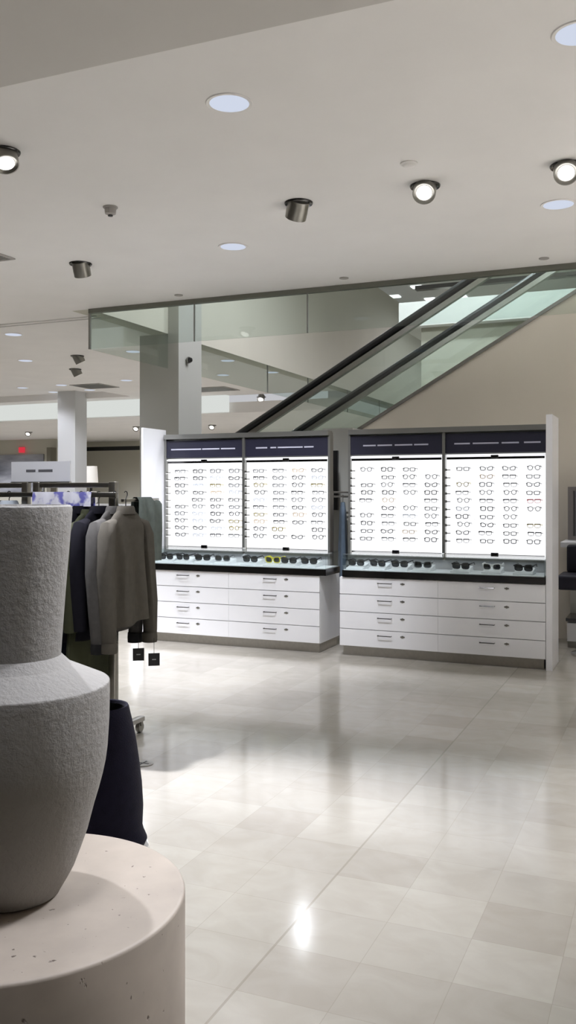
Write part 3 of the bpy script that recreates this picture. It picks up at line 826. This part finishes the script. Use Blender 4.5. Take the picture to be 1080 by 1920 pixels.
j1 = garment('wool_jacket', 'grey olive jacket facing outward at the end of the rack', 'jacket', -3.022, YR + .0, ZT, .40, .69, .085, M['olivegrey'], hem=1.15, seed=1, rail=RAIL, cuff=M['olivegrey'], hem_tilt=.08, sl=.79, fold=.020, nf=7, grp='clothes hanging on the rack')
# swing tags hanging under the end jacket
for k, (px, py) in enumerate([(258, 1227), (279, 1239)]):
    X, s = on_y(px, YR + .06); Z = H - (py - HOR) / FPX * s
    g = MB().box(-.0015, .0015, -.034, .034, -.038, .038).build('swing_tag', M['tag'], j1)
    g.location = (X + .028, YR + .06 + k * .05 - YR, Z - ZT); g.location.x = X + 3.028; g.rotation_euler = (0, 0, R(-55))
    MB().box(.0015, .0022, -.012, .012, -.003, .003).build('tag_print', M['tagline'], g)
    MB().tube([(0, 0, .038), (0, 0, .13)], .0015, 5).build('tag_string', M['lining'], g)
garment('wool_jacket', 'mid grey jacket hanging just behind the end jacket', 'jacket', -3.100, YR, ZT, .40, .74, .05, M['greywool'], seed=2, rail=RAIL, cuff=M['lining'], sl=.80, grp='clothes hanging on the rack')
garment('knit_cardigan', 'near-black cardigan between the grey jackets and the olive coat', 'cardigan', -3.215, YR, ZT, .40, .78, .05, M['darkwool'], seed=3, rail=RAIL, grp='clothes hanging on the rack')
garment('knit_cardigan', 'second near-black cardigan deeper in the rack', 'cardigan', -3.345, YR, ZT, .40, .80, .05, M['darkwool'], seed=4, rail=RAIL, grp='clothes hanging on the rack')
garment('long_coat', 'long dark olive coat hanging lowest beside the vase neck', 'coat', -3.28, YR, ZT - .02, .42, 1.06, .055, M['olive'], hem=1.3, seed=5, rail=RAIL, sl=.66, grp='clothes hanging on the rack')
garment('denim_jacket', 'dark denim garment mostly hidden behind the vase neck', 'jacket', -3.44, YR, ZT - .02, .42, 1.0, .06, M['denim'], hem=1.3, seed=6, rail=RAIL, grp='clothes hanging on the rack')
garment('wool_jacket', 'grey jacket behind the vase rim near the inner rack post', 'jacket', -3.64, YR, ZT, .40, .8, .06, M['greywool'], seed=7, rail=RAIL, grp='clothes hanging on the rack')
k = 0
for x, m_, lab in [(-3.90, 'paleblue', 'pale blue shirt on the cut-off rack, nearest its post'), (-4.02, 'darkwool', 'black cardigan on the cut-off rack beside the pale shirt'), (-4.14, 'aubergine', 'aubergine cardigan on the cut-off rack between darker clothes'),
                   (-4.27, 'paleblue', 'pale blue shirt on the cut-off rack beyond the aubergine cardigan'), (-4.40, 'darkwool', 'black cardigan furthest along the cut-off rack')]:
    garment('hanging_shirt', lab, 'shirt', x, YR, ZT + .03, .40, .78, .07, M[m_], seed=20 + k, rail=RAIL, grp='clothes on the cut-off rack'); k += 1
kv = []; kf = []; KN = 18
for i in range(KN + 1):
    q = i / KN; yy = 4.755 + .255 * q
    prof = [(-.035, -.40), (-.034, -.2), (-.028, -.02), (-.012, .0), (.012, .0), (.028, -.02), (.034, -.2), (.035, -.40)]
    for xx, zz in prof:
        kv.append((-3.055 + xx + .010 * math.sin(q * 14 + zz * 5), yy + .03 * (-zz) * (q - .3), 1.517 + zz - .03 * max(0, q - .6) ** 1 * 2.2 * (1 if zz > -.1 else .3)))
for i in range(KN):
    for q in range(7):
        a = i * 8 + q; kf.append((a, a + 1, a + 9, a + 8))
ks = MB().add(kv, kf, True).build('knit_sweater', M['graygreen'])
tag(ks, 'grey green knit folded over the rack end behind the end jacket', 'sweater', 'clothes hanging on the rack')
arm = rel(MB().rbox(-3.066, -3.044, YR + .014, 5.02, 1.488, 1.508, .003), 'side_arm', M['steel'], RK, (RK.location.x, 4.67, 0))
sf = MB()
n = 20; vs = []; fs = []
for i in range(n + 1):
    x = -3.70 + .44 * i / n
    for (yy, zz) in [(YR - .024, RAIL - .075), (YR - .022, RAIL - .02), (YR - .016, RAIL + .014), (YR + .016, RAIL + .014), (YR + .022, RAIL - .02), (YR + .024, RAIL - .075)]:
        vs.append((x, yy + .004 * math.sin(i * 1.3), zz))
for i in range(n):
    for q in range(5):
        a = i * 6 + q; fs.append((a, a + 1, a + 7, a + 6))
sc_ = MB().add(vs, fs, True).build('printed_scarf', M['lilac'])
tag(sc_, 'lilac and white printed cloth laid along the hang bar', 'scarf')

# sign standing on the top rail
X0s, s0 = on_y(22, 4.675); X1s, s1 = on_y(132, 4.675)
sg = thing('rack_sign', 'pale grey card sign with two dark words standing on the rack', 'sign', ((X0s + X1s) / 2, 4.675, 1.608))
hw = (X1s - X0s) / 2
ztop_s = .135
MB().box(-hw, hw, -.004, .004, .006, ztop_s).build('card', M['sign'], sg)
MB().box(-hw, hw, -.012, .012, 0, .006).build('holder', M['steel'], sg)
MB().box(-hw * .48, -hw * .16, -.0055, -.0041, .068, .084).box(-hw * .06, hw * .42, -.0055, -.0041, .068, .084).build('lettering', M['signtext'], sg)

# rack and clothes seen through the gap between the two display walls
o = (-3.07, 9.0, 0)
br = thing('clothes_rack', 'chrome rack seen through the gap between the display walls', 'clothes rack', o)
for z in (1.545, 1.50): rel(MB().tube([(-3.30, 8.98, z), (-2.70, 8.98, z)], .011, 10), 'rail', M['chrome'], br, o)
for x in (-3.32, -2.68): rel(MB().tube([(x, 8.98, 0), (x, 8.98, 1.56)], .014, 10), 'post', M['chrome'], br, o)
garment('hanging_trousers', 'slate blue clothes hanging in the gap between display walls', 'trousers', -3.20, 8.98, 1.44, .34, 1.0, .07, M['teal'], sleeves=False, collar=False, rot=R(20), seed=31, rail=1.50)
garment('hanging_trousers', 'brown clothes hanging in the gap between display walls', 'trousers', -3.01, 8.98, 1.42, .34, 1.0, .08, M['tan'], sleeves=False, collar=False, rot=R(20), seed=32, rail=1.50)
struct('trim_11', MB().box(-3.55, -3.2, 9.3, 9.6, 0, 2.245), M['column'], 'narrow grey pillar in the gap between display walls', 'pillar')
struct('trim_12', MB().box(-3.46, -3.365, 9.26, 9.298, 1.35, 2.0), M['black'], 'dark slot on the pillar in the gap', 'trim')

# ------------------------------------------------------------------ foreground vase and plinth
PX_, PY_, PZ = -1.199, 1.432, .75
pl = MB().lathe([(.335, 0), (.335, PZ - .007), (.3335, PZ - .003), (.331, PZ - .0008), (.326, PZ), (0, PZ)], 128, cap0=True, cap1=False).build('stone_plinth', M['plinth'], None, (PX_, PY_, 0))
tag(pl, 'round warm stone plinth carrying the grey vase', 'plinth')
vz = MB().lathe([(.0, 0), (.088, 0), (.096, .003), (.100, .010), (.112, .030), (.124, .052), (.137, .086), (.150, .122), (.163, .172), (.172, .202), (.180, .232), (.1855, .258), (.189, .285), (.1925, .34), (.1935, .395), (.1935, .4145),
                 (.1930, .4175), (.1912, .4192), (.0975, .462), (.0962, .466), (.0968, .471), (.101, .53), (.106, .60), (.111, .66), (.116, .72), (.1195, .764), (.1185, .770), (.115, .773), (.108, .773), (.104, .767), (.09, .48), (.172, .40), (.085, .03), (0, .025)], 128, cap0=False, cap1=False).build('grey_vase', M['vase'], None, (-1.2143, 1.438, PZ + .0005))
tag(vz, 'large rough grey vase with a wide shoulder on stone plinth', 'vase')

# navy skirt form behind
SX, SY = -2.252, 3.24
sk = thing('skirt_display_form', 'navy knitted skirt on a low display form behind the vase', 'skirt', (SX, SY, 0))
wob = lambda a, z: 1 + (.05 * math.sin(5 * a + 1) * max(0, (.2 - z)) / .2)
MB().lathe([(.150, .035), (.186, .05), (.196, .07), (.184, .095), (.176, .12), (.178, .20), (.172, .30), (.160, .40), (.145, .50), (.128, .58), (.117, .628), (.113, .636), (.106, .634), (.100, .62)], 72, cap0=True, cap1=False, wob=wob).build('skirt', M['skirt'], sk)
MB().lathe([(.1, .622), (.092, .55), (0, .55)], 48, cap0=False, cap1=False).build('waist_lining', M['lining'], sk)
MB().lathe([(.0, 0), (.2, 0), (.205, .01), (.2, .03), (0, .034)], 64, cap0=False, cap1=False).build('base', M['ceramic'], sk)

fx, fy = on_z(268, 1432, 0)
fp = thing('floor_plate', 'small round metal plate on the floor beside the skirt form', 'floor plate', (fx, fy, 0))
MB().lathe([(.06, 0), (.06, .003), (.052, .004), (0, .004)], 32, cap0=False, cap1=False).build('cover', M['nickel'], fp)
MB().box(-.04, .04, -.004, .004, .004, .0055).box(-.004, .004, -.04, .04, .004, .0055).build('slot', M['black'], fp)

# ------------------------------------------------------------------ right edge: chair, mirror, ledge
ch = thing('upholstered_chair', 'dark navy upholstered chair beside the white end panel', 'chair', (-.72, 8.98, 0))
MB().rbox(-.28, .34, -.23, .22, .63, .77, .03).build('seat', M['upholstery'], ch)
MB().rbox(-.225, .34, .12, .22, .765, 1.035, .025).build('backrest', M['upholstery'], ch)
MB().lathe([(.04, .10), (.04, .63)], 20, o=(.05, 0, 0)).build('pedestal', M['chrome'], ch)
MB().lathe([(.0, 0), (.22, 0), (.22, .02), (.05, .045), (.04, .10), (0, .1)], 40, o=(.05, 0, 0), cap0=False, cap1=False).build('base', M['chrome'], ch)
mr = thing('framed_mirror', 'grey framed mirror standing above the dark chair', 'mirror', (-.5, 9.6, 1.06))
fx0 = -.482
MB().box(fx0, fx0 + .6, -.02, .02, 0, .04).box(fx0, fx0 + .6, -.02, .02, .50, .54).box(fx0, fx0 + .05, -.02, .02, .04, .50).box(fx0 + .55, fx0 + .6, -.02, .02, .04, .50).build('frame', M['mirrorframe'], mr)
MB().box(fx0 + .05, fx0 + .55, -.008, .012, .04, .50).build('mirror_glass', M['mirror'], mr)
dk = thing('white_vanity', 'white vanity desk with low shelf behind the dark chair', 'desk', (-.4, 9.45, 0))
MB().rbox(-.62, 1.2, -.20, .30, 1.0, 1.055, .006).build('top', M['lacquer'], dk)
MB().box(-.57, 1.15, .25, .30, .0, 1.0).build('back_panel', M['column'], dk)
MB().box(-.57, 1.15, -.18, .25, .27, .30).build('shelf', M['darkmetal'], dk)
MB().box(-.56, 1.10, -.15, .24, .07, .25).build('drawer_box', M['lacquer'], dk)
MB().box(-.56, 1.10, -.10, .24, .0, .07).build('plinth_base', M['nickel'], dk)

# ------------------------------------------------------------------ far end of the store
a, _s = on_y(-40, 24); b, _s2 = on_y(83, 24)
pic = MB().box(a, b, 23.95, 24.0, 1.4, 2.78).build('stormy_picture', M['stormy'])
tag(pic, 'large grey stormy picture on the far wall below exit sign', 'picture')
a2, _ = on_y(105, 24)
struct('trim_13', MB().box(a - 1, a2, 24.0, 24.3, 0, 3.27), M['beige'], 'beige surround of the stormy picture', 'wall')
struct('trim_14', MB().box(b + .33, a2 + .02, 23.7, 23.99, 0, 2.98), mat('dark_beige_jamb', (118, 114, 102), .6), 'darker upright at the edge of the picture surround', 'trim')
ex = thing('exit_sign', 'small glowing red exit sign on the far wall', 'exit sign', (on_y(40, 23.9)[0], 23.92, 2.93))
MB().rbox(-.11, .11, -.03, .03, -.09, .09, .01).build('housing', M['exit'], ex)
a3, _ = on_y(168, 25.6); b3, _ = on_y(262, 25.6)
struct('trim_15', MB().box(a3 - .1, b3 + 2, 25.4, 25.5, 2.93, 3.06), M['black'], 'black bar across the top of the far beige alcove', 'trim')
lx, ls = on_y(171, 18.0)
tb = thing('console_table', 'white console behind the rack carrying the lamp', 'console', (lx, 18.0, 0))
MB().box(-.5, 1.6, -.25, .25, 1.20, 1.26).build('top', M['lacquer'], tb)
for x in (-.45, 1.5): MB().box(x, x + .05, -.22, .22, 0, 1.2).build('leg', M['lacquer'], tb)
lp = thing('table_lamp', 'white table lamp with tall shade beside the far white column', 'lamp', (lx, 18.0, 1.262))
MB().lathe([(0, 0), (.13, 0), (.13, .02), (.15, .05), (.15, .26), (.12, .30), (0, .30)], 32, cap0=False, cap1=False).build('base', M['ceramic'], lp)
MB().lathe([(.03, .30), (.03, .40)], 16).build('neck', M['darkmetal'], lp)
MB().lathe([(.17, .40), (.14, .90)], 32, cap0=True, cap1=True).build('shade', M['lampshade'], lp)

# ------------------------------------------------------------------ unseen store lamps, most added for their light
for x in (-20, -16.5, -13):
    for y in (5, 9, 13.5): spot((x, y, CZ - .04), (x, y, 0), 110, 150, .5, .1)
for x, y, p in [(1.9, 5.0, 1150), (4.2, 5.0, 1300), (1.9, 7.4, 1100), (4.4, 7.4, 1200), (-5.3, 6.0, 800), (-7.8, 4.6, 330), (-6.4, 7.0, 60), (-9.5, 7.6, 80)]:
    spot((x, y, CZ - .04), (x, y, 0), p, 78, .5, .1)  # added to light the floor so its bounce brightens the ceiling
for x in (-20, -15, -10):
    spot((x, 21, 3.2), (x, 21.5, 0), 430, 150, .5, .1)  # unseen lamps without fittings that brighten the far end of the store
spot((-1.89, 2.08, 3.27), (PX_, PY_, PZ), 165, 34, .4, .035)      # unseen soffit spotlight, placed from the vase's shadow on the plinth
spot((-.85, 1.05, 3.27), (PX_, PY_, PZ + .3), 95, 34, .4, .2)  # unseen soft lamp added to brighten the vase shoulder
spot((.0, 2.85, 3.27), (PX_, PY_, 1.0), 400, 30, .4, .18)  # unseen soft lamp added to light the vase's right side
spot((-2.9, 2.9, 3.27), (-3.4, 4.6, 1.45), 150, 44, .6, .05)  # unseen lamp added to brighten the rack sign and garments

w = bpy.data.worlds.new('world'); sc.world = w; w.use_nodes = True
bg = w.node_tree.nodes['Background']; bg.inputs[0].default_value = (.95, .96, 1, 1); bg.inputs[1].default_value = .55

sc.view_settings.view_transform = 'Standard'; sc.view_settings.look = 'None'
sc.view_settings.exposure = 0.0; sc.view_settings.gamma = 1.0; sc.view_settings.use_curve_mapping = False
sc.cycles.use_denoising = True
sc.cycles.max_bounces = 10; sc.cycles.diffuse_bounces = 5; sc.cycles.glossy_bounces = 4; sc.cycles.transparent_max_bounces = 24
sc.cycles.caustics_reflective = False; sc.cycles.caustics_refractive = False
sc.cycles.sample_clamp_indirect = 6.0
